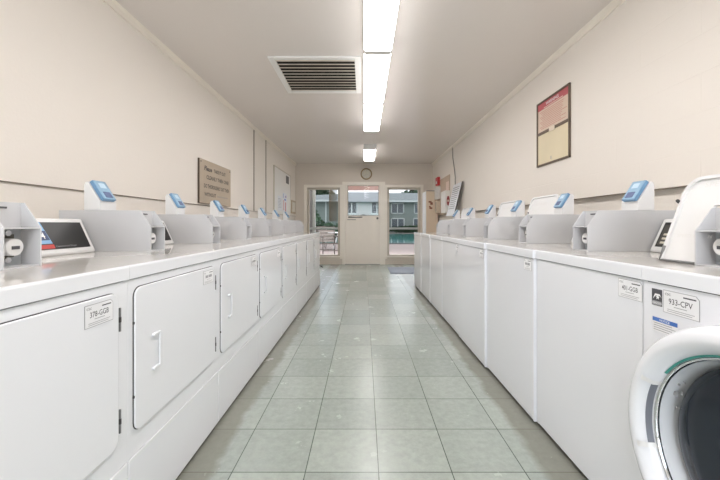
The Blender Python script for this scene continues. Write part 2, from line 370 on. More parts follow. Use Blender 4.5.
# ------------------------------------------------------------------ laundry machines
W = .683; ZT = .90
def make_common(e, s, is_dryer, coin_u, digits, hk=1, cu=.51):
    X = lambda u: s*u
    R = Vector((0, -s, 0)); U = Vector((0, 0, 1))          # reading direction on this side
    EN = ENAM if is_dryer else ENAM2
    # cabinet: side walls, back and dark inner core that shows in the gaps
    m = MB(); m.box(X(.0065), X(.69), .012, W-.012, .03, ZT-.045, SEAM)
    m.box(X(.003), X(.70), .0015, .014, .016, ZT-.047, EN); m.box(X(.003), X(.70), W-.014, W-.0015, .016, ZT-.047, EN); m.box(X(.688), X(.70), .012, W-.012, .016, ZT-.047, EN)
    m.box(X(.03), X(.66), .03, W-.03, 0, .03, SEAM)
    m.build('cabinet', e)
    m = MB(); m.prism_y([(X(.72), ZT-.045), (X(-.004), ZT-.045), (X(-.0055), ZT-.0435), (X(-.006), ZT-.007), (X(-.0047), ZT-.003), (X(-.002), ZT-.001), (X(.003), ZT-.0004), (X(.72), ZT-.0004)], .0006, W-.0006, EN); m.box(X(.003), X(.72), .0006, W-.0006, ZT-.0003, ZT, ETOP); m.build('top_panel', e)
    # coin box
    c0 = W-.122; c1 = W-.004; t = .004; zb = ZT+.0005; zt = ZT+.198*hk; zm = ZT+.12*hk; uf = coin_u; ub = .71; ch = .052
    prof = [(X(uf), zb), (X(uf), zm), (X(uf+ch), zt), (X(ub), zt), (X(ub), zb)]
    m = MB()
    for a, b in ((c0, c0+t), (c1-t, c1)): m.prism_y(prof, a, b, BOXG)
    m.box(X(uf+.062), X(ub), c0+t, c1-t, zt-.004, zt, BOXG); m.box(X(ub-.004), X(ub), c0+t, c1-t, zb, zt-.004, BOXG)
    m.box(X(uf+.004), X(ub-.004), c0+t, c1-t, zb, zb+.004, BOXG)
    cb = m.build('coin_box', e)
    m = MB(); m.box(X(uf+.062), X(uf+.066), c0+t, c1-t, zb+.004, zm, BOXD); m.box(X(uf+.062), X(uf+.066), c0+t, c1-t, zm, zt-.004, BOXG)
    m.build('inner_panel', cb)
    m = MB(); m.box(X(uf+.003), X(uf+.062), c0+t, c1-t, zm-.003, zm+.001, BOXG); m.build('divider', cb)
    cy = (c0+c1)/2
    m = MB(); m.tube((X(uf+.062), cy+.005, ZT+.062), (X(uf+.030), cy+.005, ZT+.062), .026, PLAS, 24); m.box(X(uf+.028), X(uf+.0305), cy-.005, cy+.018, ZT+.055, ZT+.065, INK); m.box(X(uf+.058), X(uf+.062), cy-.03, cy+.03, ZT+.03, ZT+.10, DK); m.build('lock', cb)
    for zz in (ZT+.022, ZT+.104):
        m = MB(); m.tube((X(uf+.062), cy+.008, zz), (X(uf+.052), cy+.008, zz), .009, STEEL, 10); m.build('bolt', cb)
    m = MB(); m.box(X(uf+.059), X(uf+.062), cy-.035, cy+.01, zt-.020, zt-.014, INK); m.build('coin_slot', cb)
    # card reader stand on the coin box
    if digits != 'noreader':
        ru = coin_u-.27
        P = [(X(ru+.592), zt), (X(ru+.592), zt+.120), (X(ru+.586), zt+.135), (X(ru+.576), zt+.140), (X(ru+.515), zt+.044), (X(ru+.515), zt)]
        m = MB(); m.prism_y(P, c0+.001, c1-.006, PLAS); st = m.build('card_reader_stand', e, .003)
        a = Vector((X(ru+.573), 0, zt+.137)); b = Vector((X(ru+.514), 0, zt+.044)); d = (b-a); L_ = d.length; d.normalize()
        nrm = Vector((-s*abs(d.z), 0, abs(d.x))).normalized()
        def P3(t_, y, h): q = a+d*(t_*L_)+nrm*h; return (q.x, y, q.z)
        m = MB(); ya, yb = c0+.008, c1-.026
        rr = rrect(ya, yb, 0.0, 1.0, .012, 2); rr = [(y, (tt if .02 < tt < .98 else tt)) for y, tt in rr]
        m.loft([P3(tt, y, .002) for y, tt in rr], [P3(tt, y, .017) for y, tt in rr], BLUE)
        m.loft([P3(.03+tt*.94, ya+.004+(y-ya)*.92, .017) for y, tt in rr], [P3(.03+tt*.94, ya+.008+(y-ya)*.85, .020) for y, tt in rr], BLUE2)
        m.build('card_reader', st)
        m = MB(); m.loft([P3(tt, y, .0195) for y, tt in rrect(ya+.018, yb-.018, .60, .90, .01, 2)], [P3(tt, y, .0212) for y, tt in rrect(ya+.018, yb-.018, .60, .90, .01, 2)], SCRN)
        m.build('card_reader_screen', st)
        m = MB(); m.loft([P3(tt, y, .0195) for y, tt in rrect(ya+.022, yb-.022, .14, .40, .01, 2)], [P3(tt, y, .0208) for y, tt in rrect(ya+.022, yb-.022, .14, .40, .01, 2)], mat('reader_pale', (.55, .70, .82), .4))
        m.build('card_slot', st)
    # console
    k0, k1 = .012, W-.137; u0, u1, zc1 = cu, cu+.066, ZT+.156
    m = MB(); m.prism_y([(X(u0), zb), (X(u0), zb+.012), (X(u1), zc1), (X(.70), zc1), (X(.70), zb)], k0, k1, PLAS); cs = m.build('console', e, .006)
    d = Vector((X(u1-u0), 0, zc1-zb-.012)); L_ = d.length; d.normalize(); base = Vector((X(u0), 0, zb+.012)); nrm = Vector((-s*d.z, 0, abs(d.x)))
    def Q(y, t_, h): q = base+d*(t_*L_)+nrm*h; return (q.x, y, q.z)
    m = MB(); m.loft([Q(k0+.022, .10, .0005), Q(k1-.022, .10, .0005), Q(k1-.022, .88, .0005), Q(k0+.022, .88, .0005)], [Q(k0+.022, .10, .0025), Q(k1-.022, .10, .0025), Q(k1-.022, .88, .0025), Q(k0+.022, .88, .0025)], BLACK)
    rd = R; up = d
    def org(ypos, t_): return Q(ypos, t_, .0027)
    if is_dryer:
        o = lambda y, t_: org(y, t_)
        m.add([o(.25, .26), o(.338, .26), o(.320, .88), o(.25, .88)], [(0, 1, 2, 3)], BADGE)
        m.add([Q(.255, .36, .0031), Q(.333, .36, .0031), Q(.326, .63, .0031), Q(.255, .63, .0031)], [(0, 1, 2, 3)], NAVY)
        m.text('4', Q(.298, .40, .0033), rd, up, .018, WHITE, height=.028)
        m.quad(o(.25, .12), rd, up, .09, .018, RED); m.text('Commercial Dryer', o(.345, .135), rd, up, .105, GREY, height=.010)
        m.text('SPEED', Q(.244, .74, .0032), rd, up, .05, WHITE, height=.010)
        for j in range(4): m.quad(o(.06+j*.045, .30), rd, up, .028, .02, GREY)
    else:
        o = lambda y, t_: org(y, t_)
        m.quad(o(k1-.03, .16), rd, up, .055, .10, mat('display_smoke', (.06, .055, .045), .3))
        for j in range(3): m.quad(Q(k1-.042, .2+j*.13, .0032), rd, up, .024, .010, mat('button_ivory', (.62, .58, .48), .5))
        for j in range(4): m.quad(Q(k1-.12-j*.045, .30, .0032), rd, up, .028, .02, GREY)
        m.text('Commercial Washer', Q(k1-.11, .14, .0032), rd, up, .105, GREY, height=.010)
    m.build('display_panel', cs)

def service_label(e, s, y_center, z0, w_, h_, number, u=-.0125, parent=None):
    R = Vector((0, -s, 0)); U = Vector((0, 0, 1)); x = s*u
    org = Vector((x, y_center+s*w_/2, z0))
    m = MB(); poly = [(0, 0), (w_, 0), (w_, h_*.85), (w_-h_*.15, h_), (0, h_)]
    m.loft([org+R*a+U*b for a, b in poly], [org+R*a+U*b+R.cross(U)*.0006 for a, b in poly], GREY)
    b_ = .0016; poly2 = [(b_, b_), (w_-b_, b_), (w_-b_, h_*.85-b_*.4), (w_-h_*.15-b_*.4, h_-b_), (b_, h_-b_)]
    m.add([org+R*a+U*b+R.cross(U)*.0009 for a, b in poly2], [tuple(range(5))], LABEL)
    def q(a, b, c, d, mm): m.quad(org+R*(a*w_)+U*(b*h_), R, U, c*w_, d*h_, mm, .0012)
    m.text('CSC', org+R*(.06*w_)+U*(.78*h_), R, U, .17*w_, INK, height=.10*h_, normal_off=.0012)
    q(.58, .80, .34, .055, INK)
    if number: m.text(number, org+R*(.17*w_)+U*(.42*h_), R, U, .66*w_, INK, height=.25*h_, normal_off=.0012)
    else: q(.2, .45, .25, .2, GREY); q(.5, .45, .33, .2, GREY)
    q(.32, .31, .36, .03, GREY); q(.12, .17, .76, .025, GREY); q(.12, .09, .70, .025, GREY)
    return m.build('service_label', e)

def make_dryer(s):
    e = empty('dryer', (0, 0, 0)); X = lambda u: s*u
    make_common(e, s, True, .27, '4', 1, .525)
    m = MB()
    # front panel frame round the door, lower panel
    m.box(X(0), X(.006), .0004, W-.0004, .279, ZT-.0478, ENAM); m.build('front_panel', e)
    m = MB(); m.box(X(-.003), X(.006), .0015, W-.0015, .016, .277, ENAM); m.build('lower_panel', e, .003)
    m = MB(); m.prism_x(rrect(.0225, .6345, .3515, .8265, .033), X(-.0012), X(.0), SEAM)
    for zz in (.47, .71): m.box(X(-.006), X(-.001), .0205, .026, zz-.004, zz+.004, SEAM)
    m.build('door_gap', e)
    m = MB(); m.prism_x(rrect(.0245, .6325, .3535, .8245, .031), X(-.008), X(-.0013), ENAM); d = m.build('door', e, .003)
    m = MB()   # pull handle: upright bar with turned-in ends
    m.prism_x(rrect(.146, .158, .525, .645, .005, 2), X(-.018), X(-.012), ENAM); m.prism_x(rrect(.112, .158, .637, .648, .005, 2), X(-.017), X(-.008), ENAM); m.prism_x(rrect(.112, .158, .519, .530, .005, 2), X(-.017), X(-.008), ENAM)
    
    m.build('handle', d, .002)
    for zz in (.74, .43):
        m = MB(); m.box(X(-.009), X(.0), .6358, .6402, zz-.036, zz+.036, HINGE)
        m.box(X(-.0098), X(-.004), .6355, .6405, zz-.008, zz+.008, SEAM); m.build('hinge', e)
    return e
ORD = ['first', 'second', 'third', 'fourth', 'fifth', 'sixth', 'seventh', 'eighth']
Y0 = .422
dry = make_dryer(-1)
for k in range(8):
    o = dry if k == 0 else copy_tree(dry)
    o.location = (-.75-0, Y0+W*k, 0)
    lab = ['white dryer nearest the camera on the left, number plate 378-GGB on its door',
           'second white dryer from the camera in the left row, whole door handle in view'] + \
          ['%s white dryer from the camera in the left row' % ORD[j] for j in range(2, 7)] + ['last white dryer of the left row, next to the left end window']
    tag(o, lab[k], 'dryer', 'dryers in the left row')
DR = [o for o in bpy.data.objects if o.name.startswith('dryer') and o.type == 'EMPTY']
DR.sort(key=lambda o: o.location.y)
for k, o in enumerate(DR):
    if k < 4: service_label(o, -1, .553, .750, .105, .062, u=-.0085, number= '378-GGB' if k == 0 else None)

def make_washer(s, cu=.51, coin=.225):
    e = empty('washer', (0, 0, 0)); X = lambda u: s*u
    make_common(e, s, False, coin, '', 1, cu)
    m = MB(); m.box(X(0), X(.006), .0018, W-.0018, .022, ZT-.0478, ENAM2); m.build('front_panel', e, .003, seg=3)
    return e
def add_lid(e, s, y0, y1):
    X = lambda u: s*u
    a = Vector((X(.488), 0, ZT+.012)); b = Vector((X(.575), 0, ZT+.352)); d = b-a; L_ = d.length; d.normalize(); nrm = Vector((-s*d.z, 0, abs(d.x)))
    def P(y, t_, h): q = a+d*t_+nrm*h; return (q.x, y, q.z)
    m = MB(); rr = rrect(y0, y1, 0, L_, .05, 5)
    m.loft([P(y, t_, 0) for y, t_ in rr], [P(y, t_, .010) for y, t_ in rr], PLAS)
    ri = rrect(y0+.014, y1-.014, .014, L_-.014, .04, 5); n = len(rr)
    v = [P(y, t_, .010) for y, t_ in rr]+[P(y, t_, .018) for y, t_ in rr]+[P(y, t_, .018) for y, t_ in ri]+[P(y, t_, .010) for y, t_ in ri]
    fs = []
    for j in range(3):
        for i in range(n): fs.append((j*n+i, j*n+(i+1) % n, (j+1)*n+(i+1) % n, (j+1)*n+i))
    m.add(v, fs, PLAS); ld = m.build('lid', e, .002)
    m = MB(); m.tube(P(y0+.02, -.004, 0), P(y1-.02, -.004, 0), .008, HINGE, 8); m.build('hinge', ld)
    m = MB(); m.tube(P(y1-.02, L_*.62, .018), P(y1-.02, L_*.62, .024), .006, RUB, 10); m.build('bumper', ld)
    R = Vector((0, -s, 0))
    m = MB(); m.text('SPEED QUEEN', P(y1-.07, L_*.78, .0105), R, d, .20, mat('embossed_plastic', (.70, .69, .67), .35), height=.022); m.build('raised_lettering', ld)
wash = make_washer(1); wash_a = make_washer(1, .47, .184)
XF = [.886, .886, .872, .857, .862, .86, .855, .85]
names = ['white washer with number plate 401-GGB, beside the front loading machine',
         'plain white washer with small corner plate, second after the front loading machine',
         'third white washer after the front loading machine, its lid raised behind the blue reader',
         'fourth white washer after the front loading machine, lid raised, dark recess behind it',
         'fifth white washer after the front loading machine',
         'sixth white washer after the front loading machine, with a raised lid',
         'last white washer of the right row, bare on top beside the right end window']
ws = []
for k in range(1, 8):
    if k == 1: o = wash_a
    elif k == 2: o = wash
    elif k < 7: o = copy_tree(wash)
    else: o = copy_tree(wash, skip=('card_reader_stand', 'coin_box', 'console'))
    o.location = (XF[k], Y0+W*k, 0); tag(o, names[k-1], 'washer', 'top loading washers in the right row'); ws.append(o)
for k in (3, 4, 6):
    add_lid(ws[k-1], 1, .05, .47)
service_label(ws[0], 1, .0535, .782, .105, .063, '401-GGB', u=-.0006)
for k in (1, 2, 3): service_label(ws[k], 1, .066, .787, .085, .060, None, u=-.0006)

# front loading washer
e = empty('front_load_washer', (XF[0], Y0, 0), 'white front loading washer with round glass door, number plate 933-CPV', 'washer')
make_common(e, 1, False, .16, 'noreader', .92)
cyd, czd, RO = .765-Y0, .460, .334
m = MB()
n = 64; ring = [(cyd+.262*math.cos(2*PI*i/n), czd+.262*math.sin(2*PI*i/n)) for i in range(n)]
rect = []
ya, yb, za, zb_ = .0025, W-.0025, .022, ZT-.0478
for y, z in ring:
    dy, dz = y-cyd, z-czd
    t = min([((yb-cyd)/dy) if dy > 1e-9 else 9e9, ((ya-cyd)/dy) if dy < -1e-9 else 9e9, ((zb_-czd)/dz) if dz > 1e-9 else 9e9, ((za-czd)/dz) if dz < -1e-9 else 9e9])
    rect.append((cyd+dy*t, czd+dz*t))
for (y, z) in ((ya, za), (ya, zb_), (yb, za), (yb, zb_)):
    k = min(range(n), key=lambda i: (rect[i][0]-y)**2+(rect[i][1]-z)**2); rect[k] = (y, z)
m.add([(0, y, z) for y, z in ring]+[(0, y, z) for y, z in rect], [(i, (i+1) % n, n+(i+1) % n, n+i) for i in range(n)], ENAM2)
m.build('front_panel', e)
# drop the dark core of this machine so the door funnel is open
for ch in e.children:
    if ch.name.startswith('cabinet'):
        mm = MB(); mm.box(.003, .70, .0015, .014, .016, ZT-.047, ENAM2); mm.box(.003, .70, W-.014, W-.0015, .016, ZT-.047, ENAM2); mm.box(.688, .70, .012, W-.012, .016, ZT-.047, ENAM2)
        mm.box(.004, .688, .014, W-.014, .016, .05, SEAM); mm.box(.004, .69, .014, W-.014, ZT-.055, ZT-.046, SEAM)
        mm.box(.03, .66, .03, W-.03, 0, .03, SEAM)
        tmp = mm.build('cabinet_tmp'); ch.data = tmp.data; bpy.data.objects.remove(tmp)
m = MB(); m.lathe_x([(0.0, RO+.002), (-.030, RO), (-.052, RO-.005), (-.064, RO-.016), (-.070, RO-.034), (-.068, .290), (-.060, .280), (-.030, .262), (-.022, .261)], cyd, czd, ENAM2, 96)
dr = m.build('door', e)
m = MB(); m.lathe_x([(-.022, .2615), (-.031, .2605), (-.034, .257), (-.031, .2535), (-.022, .253)], cyd, czd, CHROME, 96); m.build('chrome_ring', dr)
m = MB(); m.lathe_x([(-.031, .2620), (-.0375, .2655), (-.0385, .2645), (-.034, .2605)], cyd, czd, GASKET, 48, math.radians(35), math.radians(150)); m.build('gasket', dr)
m = MB(); m.lathe_x([(-.024, .2545), (-.020, .253), (.004, .2505), (.034, .246), (.046, .240)], cyd, czd, FUNNEL, 96); m.build('inner_ring', dr)
m = MB(); m.lathe_x([(.046, .242), (.020, .236), (.004, .222), (-.004, .20), (-.010, .15), (-.012, .09), (-.012, .0001)], cyd, czd, DGLASS, 96); m.build('glass', dr)
m = MB(); m.lathe_x([(-.034, .2635), (-.047, .2710), (-.048, .2716)], cyd, czd, mat('handle_recess', (.16, .17, .20), .35), 24, math.radians(-16), math.radians(24))
m.build('handle_recess', dr)
for t in (-18, 24):
    m = MB(); m.lathe_x([(-.030, .2605), (-.052, .264), (-.071, .283), (-.069, .288)], cyd, czd, PLAS, 4, math.radians(t), math.radians(t+3)); m.build('handle_end', dr)
m = MB()
for (yy, zz, w_, h_) in ((.18, .14, .008, .006), (.165, .152, .006, .006), (.185, .108, .016, .012), (.172, .118, .006, .010), (.188, .075, .006, .005), (.176, .080, .006, .005)):
    r_ = math.hypot(yy, zz); k = .246/max(r_, .246)
    m.box(.0035, .005, cyd+yy*1.07+.022, cyd+yy*1.07+.022+w_, czd+zz*1.07-.035, czd+zz*1.07-.035+h_, GREY)
m.build('care_symbols', dr)
service_label(e, 1, .551, .772, .112, .066, '933-CPV', u=-.0006)
m = MB(); R = Vector((0, -1, 0)); U = Vector((0, 0, 1))
o_ = Vector((-.0005, .648, .785)); m.quad(o_, R, U, .037, .050, INK); m.quad(o_+R*.002+U*.002, R, U, .033, .012, GREY, .0008)
m.add([o_+R*a+U*b+Vector((-.001, 0, 0)) for a, b in ((.004, .018), (.014, .030), (.030, .031), (.037, .024), (.029, .036), (.012, .036))], [(0, 1, 2, 3, 4, 5)], WHITE)
st = [(.022+(.008 if i % 2 == 0 else .0035)*math.sin(i*PI/5), .026+(.008 if i % 2 == 0 else .0035)*math.cos(i*PI/5)) for i in range(10)]
m.add([o_+R*a+U*b+Vector((-.0013, 0, 0)) for a, b in st], [tuple(range(10))], WHITE)
m.text('ENERGY STAR', o_+R*.003+U*.0055, R, U, .034, WHITE, height=.005, normal_off=.0012)
m.build('energy_label', e)
m = MB(); o_ = Vector((-.0005, .645, .708)); m.quad(o_, R, U, .085, .042, LABEL); m.quad(o_+U*.030, R, U, .085, .012, LBLUE, .0008)
m.text('NOTICE', o_+R*.026+U*.0325, R, U, .034, WHITE, height=.007, normal_off=.0012)
for j in range(4): m.quad(o_+R*.004+U*(.004+j*.0066), R, U, .076-(j % 2)*.012, .002, GREY, .0008)
m.build('notice_label', e)
# raised moulded hood around the coin box
m = MB(); a = Vector((1.062-XF[0], 0, ZT+.004)); b = Vector((1.143-XF[0], 0, ZT+.288)); d = b-a; L_ = d.length; d.normalize(); nrm = Vector((-d.z, 0, abs(d.x)))
def P(y, t_, h): q = a+d*t_+nrm*h; return (q.x, y, q.z)
yf = 1.222-Y0; yn = .72-Y0; c0, c1 = W-.125, W-.001
arc = [(yf-.06+.06*math.cos(t), L_-.07+.07*math.sin(t)) for t in [PI/2*i/10 for i in range(11)]]
poly = [(c1, 0), (yf+.02, 0)]+[(y, t_) for y, t_ in arc]+[(yn, L_), (yn, 0), (c0, 0), (c0, .193), (c1, .193)]
m.loft([P(y, t_, -.006) for y, t_ in poly], [P(y, t_, .004) for y, t_ in poly], PLAS)
arc2 = [(yf-.06+.049*math.cos(t), L_-.07+.059*math.sin(t)) for t in [PI/2*i/10 for i in range(11)]]
ro = [(yf+.02, 0)]+arc+[(yn, L_)]; ri_ = [(yf+.009, 0)]+arc2+[(yn, L_-.011)]; nr = len(ro)
vv = [P(*q, -.028) for q in ro]+[P(*q, .012) for q in ro]+[P(*q, .012) for q in ri_]+[P(*q, .003) for q in ri_]+[P(*q, -.028) for q in ri_]
ff = [(j_*nr+i_, j_*nr+i_+1, (j_+1)*nr+i_+1, (j_+1)*nr+i_) for j_ in range(4) for i_ in range(nr-1)]
m.add(vv, ff, PLAS)
hd = m.build('control_hood', e)
m = MB(); m.tube(P(yf+.018, L_*.72, -.008), P(yf+.032-.03, L_*.72, .018), .006, RUB, 10); m.build('bumper', hd)
m = MB(); m.tube(P(yf+.018, .0, .008), P(c1+.005, 0, .008), .004, HINGE, 8); m.tube(P(yf+.016, .0, .008), P(yf+.008, .05, .014), .005, HINGE, 8); m.build('hinge', hd)
m = MB(); m.text('SPEED QUEEN', P(yf-.02, L_*.28, .0042), R, d, .12, mat('embossed_plastic', (.70, .69, .67), .35), height=.014)
m.text('SPEED QUEEN', P(yf-.07, L_*.86, .0042), R, d, .20, mat('embossed_plastic', (.70, .69, .67), .35), height=.02); m.build('raised_lettering', hd)

# ------------------------------------------------------------------ things on the walls
# left sign
YR = Vector((0, 1, 0)); UZ = Vector((0, 0, 1))
m = MB(); BRN = mat('tan_sign_board', (.46, .38, .29), .6, var=.08, vscale=3); BRN2 = mat('sign_edge_dark', (.10, .07, .05), .7); SGI = mat('sign_ink', (.09, .08, .075), .6)
z0, z1, ys0, ys1 = 1.262, 1.742, 3.70, 4.56
m.box(XL+.001, XL+.018, ys0, ys1, z0, z1, BRN2); m.box(XL+.018, XL+.022, ys0+.008, ys1, z0, z1, BRN)
sg = m.build('wall_sign'); tag(sg, 'tan wooden sign with dark hand lettering fixed to the left wall', 'sign')
m = MB(); x = XL+.022
m.text('Please', (x, ys0+.10, 1.625), YR, UZ, .20, SGI, italic=True, height=.055, bold=.03); m.text('TAKE IT OUT', (x, ys0+.35, 1.63), YR, UZ, .34, SGI, height=.042, bold=.03)
m.text('CLEANLY THEN ONE!', (x, ys0+.16, 1.535), YR, UZ, .63, SGI, height=.046, bold=.03)
m.text('DO THOROUGHLY OUT THEN', (x, ys0+.10, 1.435), YR, UZ, .70, SGI, height=.046, bold=.03)
m.text('WITHOUT', (x, ys0+.11, 1.345), YR, UZ, .30, SGI, height=.042, bold=.03)
m.quad((x, ys0+.44, 1.352), YR, UZ, .32, .018, mat('faded_ink', (.38, .33, .28), .6))
m.build('lettering', sg)
for yy in (ys0+.03, ys1-.03):
    m = MB(); m.tube((x, yy, z1-.03), (x+.003, yy, z1-.03), .009, SGI, 10); m.build('screw', sg)
# right framed notices
m = MB(); FR = mat('brown_frame', (.13, .09, .06), .5); x = XR
fy0, fy1, fz0, fz1 = 2.975, 3.54, 1.607, 2.246
zmid = 1.93
for (a, b, c, d_) in ((fy0, fy0+.018, fz0, fz1), (fy1-.018, fy1, fz0, fz1), (fy0, fy1, fz1-.018, fz1), (fy0, fy1, fz0, fz0+.018), (fy0, fy1, zmid-.012, zmid+.014)): m.box(x-.016, x-.001, a, b, c, d_, FR)
nb = m.build('framed_notice', None, .002); tag(nb, 'brown framed red and cream warning notice over a blank yellowed sheet, right wall', 'sign')
RR = Vector((0, -1, 0))
m = MB(); m.box(x-.008, x-.001, fy0+.018, fy1-.018, zmid+.014, fz1-.018, mat('notice_cream', (.68, .54, .43), .5)); 
m.quad((x-.0082, fy1-.018, fz1-.085), RR, UZ, fy1-fy0-.036, .067, mat('notice_red', (.47, .10, .11), .5))
m.text('WARNING', (x-.0086, fy1-.17, fz1-.062), RR, UZ, .22, WHITE, height=.030)
m.quad((x-.0084, fy1-.13, fz1-.079), RR, UZ, .33, .008, mat('notice_pale', (.75, .55, .45), .5))
rn = mat('notice_red_ink', (.56, .26, .20), .6)
for j in range(11): m.quad((x-.0082, fy1-.06-(j % 3)*.02, fz1-.110-j*.0165), RR, UZ, .42-(j*37 % 5)*.018, .0055, rn)
m.build('warning_sheet', nb)
m = MB(); m.box(x-.008, x-.001, fy0+.018, fy1-.018, fz0+.018, zmid-.012, mat('yellowed_sheet', (.72, .63, .44), .5, var=.06, vscale=4)); m.quad((x-.0082, 3.285, fz0+.04), RR, UZ, .012, .03, GREY); m.build('blank_sheet', nb)
m = MB(); m.box(x-.022, x-.016, 3.20, 3.29, zmid-.022, zmid+.018, mat('paper_tag', (.78, .68, .56), .6)); m.build('paper_tag', nb)
# clock
m = MB(); cx, cz = .06, 1.03+50.5/38.75
def disc(mb, r0, r1, ya_, yb_, mm, n=40):
    A = [(cx+r0*math.cos(2*PI*i/n), ya_, cz+r0*math.sin(2*PI*i/n)) for i in range(n)]; B = [(cx+r1*math.cos(2*PI*i/n), yb_, cz+r1*math.sin(2*PI*i/n)) for i in range(n)]
    mb.loft(A, B, mm)
GD = mat('bronze_rim', (.30, .21, .10), .35, metal=.3)
prof = [(.148, 0), (.150, -.02), (.142, -.035), (.128, -.035), (.118, -.022), (.118, -.012)]
n = 48; vs = []; fs = []
for r_, yy in prof: vs += [(cx+r_*math.cos(2*PI*i/n), YB+yy, cz+r_*math.sin(2*PI*i/n)) for i in range(n)]
for j in range(len(prof)-1):
    for i in range(n): fs.append((j*n+i, j*n+(i+1) % n, (j+1)*n+(i+1) % n, (j+1)*n+i))
m.add(vs, fs, GD, True); ck = m.build('wall_clock'); tag(ck, 'round wall clock with bronze rim above the door', 'clock')
m = MB(); disc(m, .119, .119, YB-.002, YB-.012, mat('clock_face', (.60, .56, .46), .5)); m.build('face', ck)
m = MB()
for k in range(12):
    t = k*PI/6; c = Vector((cx+.095*math.sin(t), YB-.0135, cz+.095*math.cos(t))); m.box(c.x-.006, c.x+.006, c.y, c.y+.0015, c.z-.008, c.z+.008, GREY)
m.build('hour_marks', ck)
for nm, L_, t in (('hour_hand', .055, 2.0), ('minute_hand', .085, -2.3)):
    m = MB(); p = Vector((cx, YB-.016, cz)); q = p+Vector((math.sin(t)*L_, 0, math.cos(t)*L_)); m.tube(p, q, .004, GREY, 6, .002); m.build(nm, ck)

# left notice board with sheets
m = MB(); x = XL; m.box(x+.001, x+.02, 6.80, 8.28, 1.25, 2.17, mat('white_board', (.78, .76, .73), .35)); 
for (a, b, c, d_) in ((6.78, 6.80, 1.23, 2.19), (8.28, 8.30, 1.23, 2.19), (6.80, 8.28, 2.17, 2.19), (6.80, 8.28, 1.23, 1.25)): m.box(x+.001, x+.026, a, b, c, d_, mat('board_frame', (.55, .50, .42), .4))
bd = m.build('notice_board'); tag(bd, 'white notice board on the left wall near the end, with a small dark photo', 'notice board')
def sheet(nm, x0, x1, ya_, yb_, za_, zb2, mm, label, cat='paper', extra=None):
    m = MB(); m.box(x0, x1, ya_, yb_, za_, zb2, mm)
    if extra: extra(m)
    o = m.build(nm); tag(o, label, cat); return o
xx = XL+.02
sheet('photo_print', xx+.0005, xx+.003, 7.80, 8.10, 1.96, 2.13, mat('dark_photo', (.06, .06, .07), .4, var=.6, vscale=14), 'small dark photo pinned at the top of the left notice board', 'photo')
sheet('flyer', xx+.0005, xx+.003, 7.05, 7.40, 1.32, 1.62, mat('flyer_white', (.75, .76, .80), .5), 'pale printed flyer low on the left notice board', 'flyer', lambda m: [m.quad((xx+.0035, 7.08, 1.56-j*.03), YR, UZ, .28, .008, GREY) for j in range(7)])
def logo(m):
    m.quad((xx+.0035, 7.55, 1.34), YR, UZ, .05, .22, RED); m.quad((xx+.0035, 7.72, 1.32), YR, UZ, .07, .20, RED); m.quad((xx+.0035, 7.62, 1.56), YR, UZ, .16, .03, LBLUE); m.quad((xx+.0035, 7.52, 1.60), YR, UZ, .03, .10, LBLUE)
    m.quad((xx+.0035, 7.72, 1.62), YR, UZ, .10, .05, mat('flyer_violet', (.35, .25, .45), .5))
sheet('poster', xx+.0005, xx+.003, 7.48, 7.88, 1.28, 1.72, mat('flyer_white', (.75, .76, .80), .5), 'poster with red and blue marks low on the left notice board', 'poster', logo)
m = MB(); m.box(XL+.001, XL+.03, 8.40, 8.85, 1.30, 1.62, mat('tan_frame', (.50, .40, .28), .5)); m.box(XL+.03, XL+.033, 8.44, 8.81, 1.34, 1.58, mat('flyer_cream', (.74, .70, .62), .5)); o = m.build('picture_frame'); tag(o, 'small tan framed sheet beside the left notice board, next to the corner', 'picture frame')

# right wall end: cork area, red alarm, dispenser, leaning sign, cable, tan cabinet
m = MB(); m.box(XR-.016, XR-.001, 7.15, 8.29, 1.25, 2.06, mat('tan_board', (.55, .42, .32), .7, var=.06)); o = m.build('cork_board'); tag(o, 'plain tan board on the right wall near the end corner', 'board')
m = MB(); m.box(XR-.075, XR-.017, 8.02, 8.26, 1.94, 2.13, mat('alarm_red', (.50, .03, .03), .4)); o = m.build('alarm_box', None, .006)
tag(o, 'red alarm box high on the right wall near the end corner', 'alarm')
m = MB(); m.quad((XR-.0755, 8.20, 1.98), RR, UZ, .10, .06, WHITE); m.build('alarm_plate', o)
m = MB(); m.box(XR-.09, XR-.017, 7.95, 8.3, 1.62, 1.90, mat('box_white', (.74, .73, .70), .4)); o = m.build('electrical_box', None, .005); tag(o, 'white wall box under the red alarm', 'wall box')
m = MB(); m.box(XR-.088, XR-.0172, 8.02, 8.24, 1.30, 1.58, mat('cream_box', (.66, .56, .44), .5)); m.box(XR-.09, XR-.087, 8.12, 8.15, 1.33, 1.55, INK); o = m.build('switch_box', None, .004); tag(o, 'narrow cream wall box with a dark stripe, lower of the two beneath the red alarm', 'wall box')
m = MB(); m.box(XR-.022, XR-.0165, 7.18, 7.42, 1.72, 1.93, mat('pink_paper', (.74, .58, .50), .6)); o = m.build('paper_note'); tag(o, 'pinkish paper note pinned above the soap dispenser', 'note')
m = MB(); X0, X1 = XR-.13, XR-.017; m.box(X0, X1, 7.03, 7.42, 1.27, 1.72, mat('dispenser_white', (.76, .72, .67), .4)); o = m.build('soap_dispenser', None, .006); tag(o, 'white wall soap dispenser with an oval dark red emblem, right wall', 'dispenser')
m = MB(); DR_ = mat('emblem_red', (.30, .05, .05), .5)
A = [(X0+.06+.030*math.cos(t), 7.03, 1.51+.10*math.sin(t)) for t in [2*PI*i/24 for i in range(24)]]; m.loft(A, [(a_, 7.026, c_) for a_, _, c_ in A], DR_)
m.box(X0+.040, X0+.080, 7.024, 7.0265, 1.49, 1.53, mat('emblem_cream', (.66, .5, .4), .5)); m.build('emblem', o)
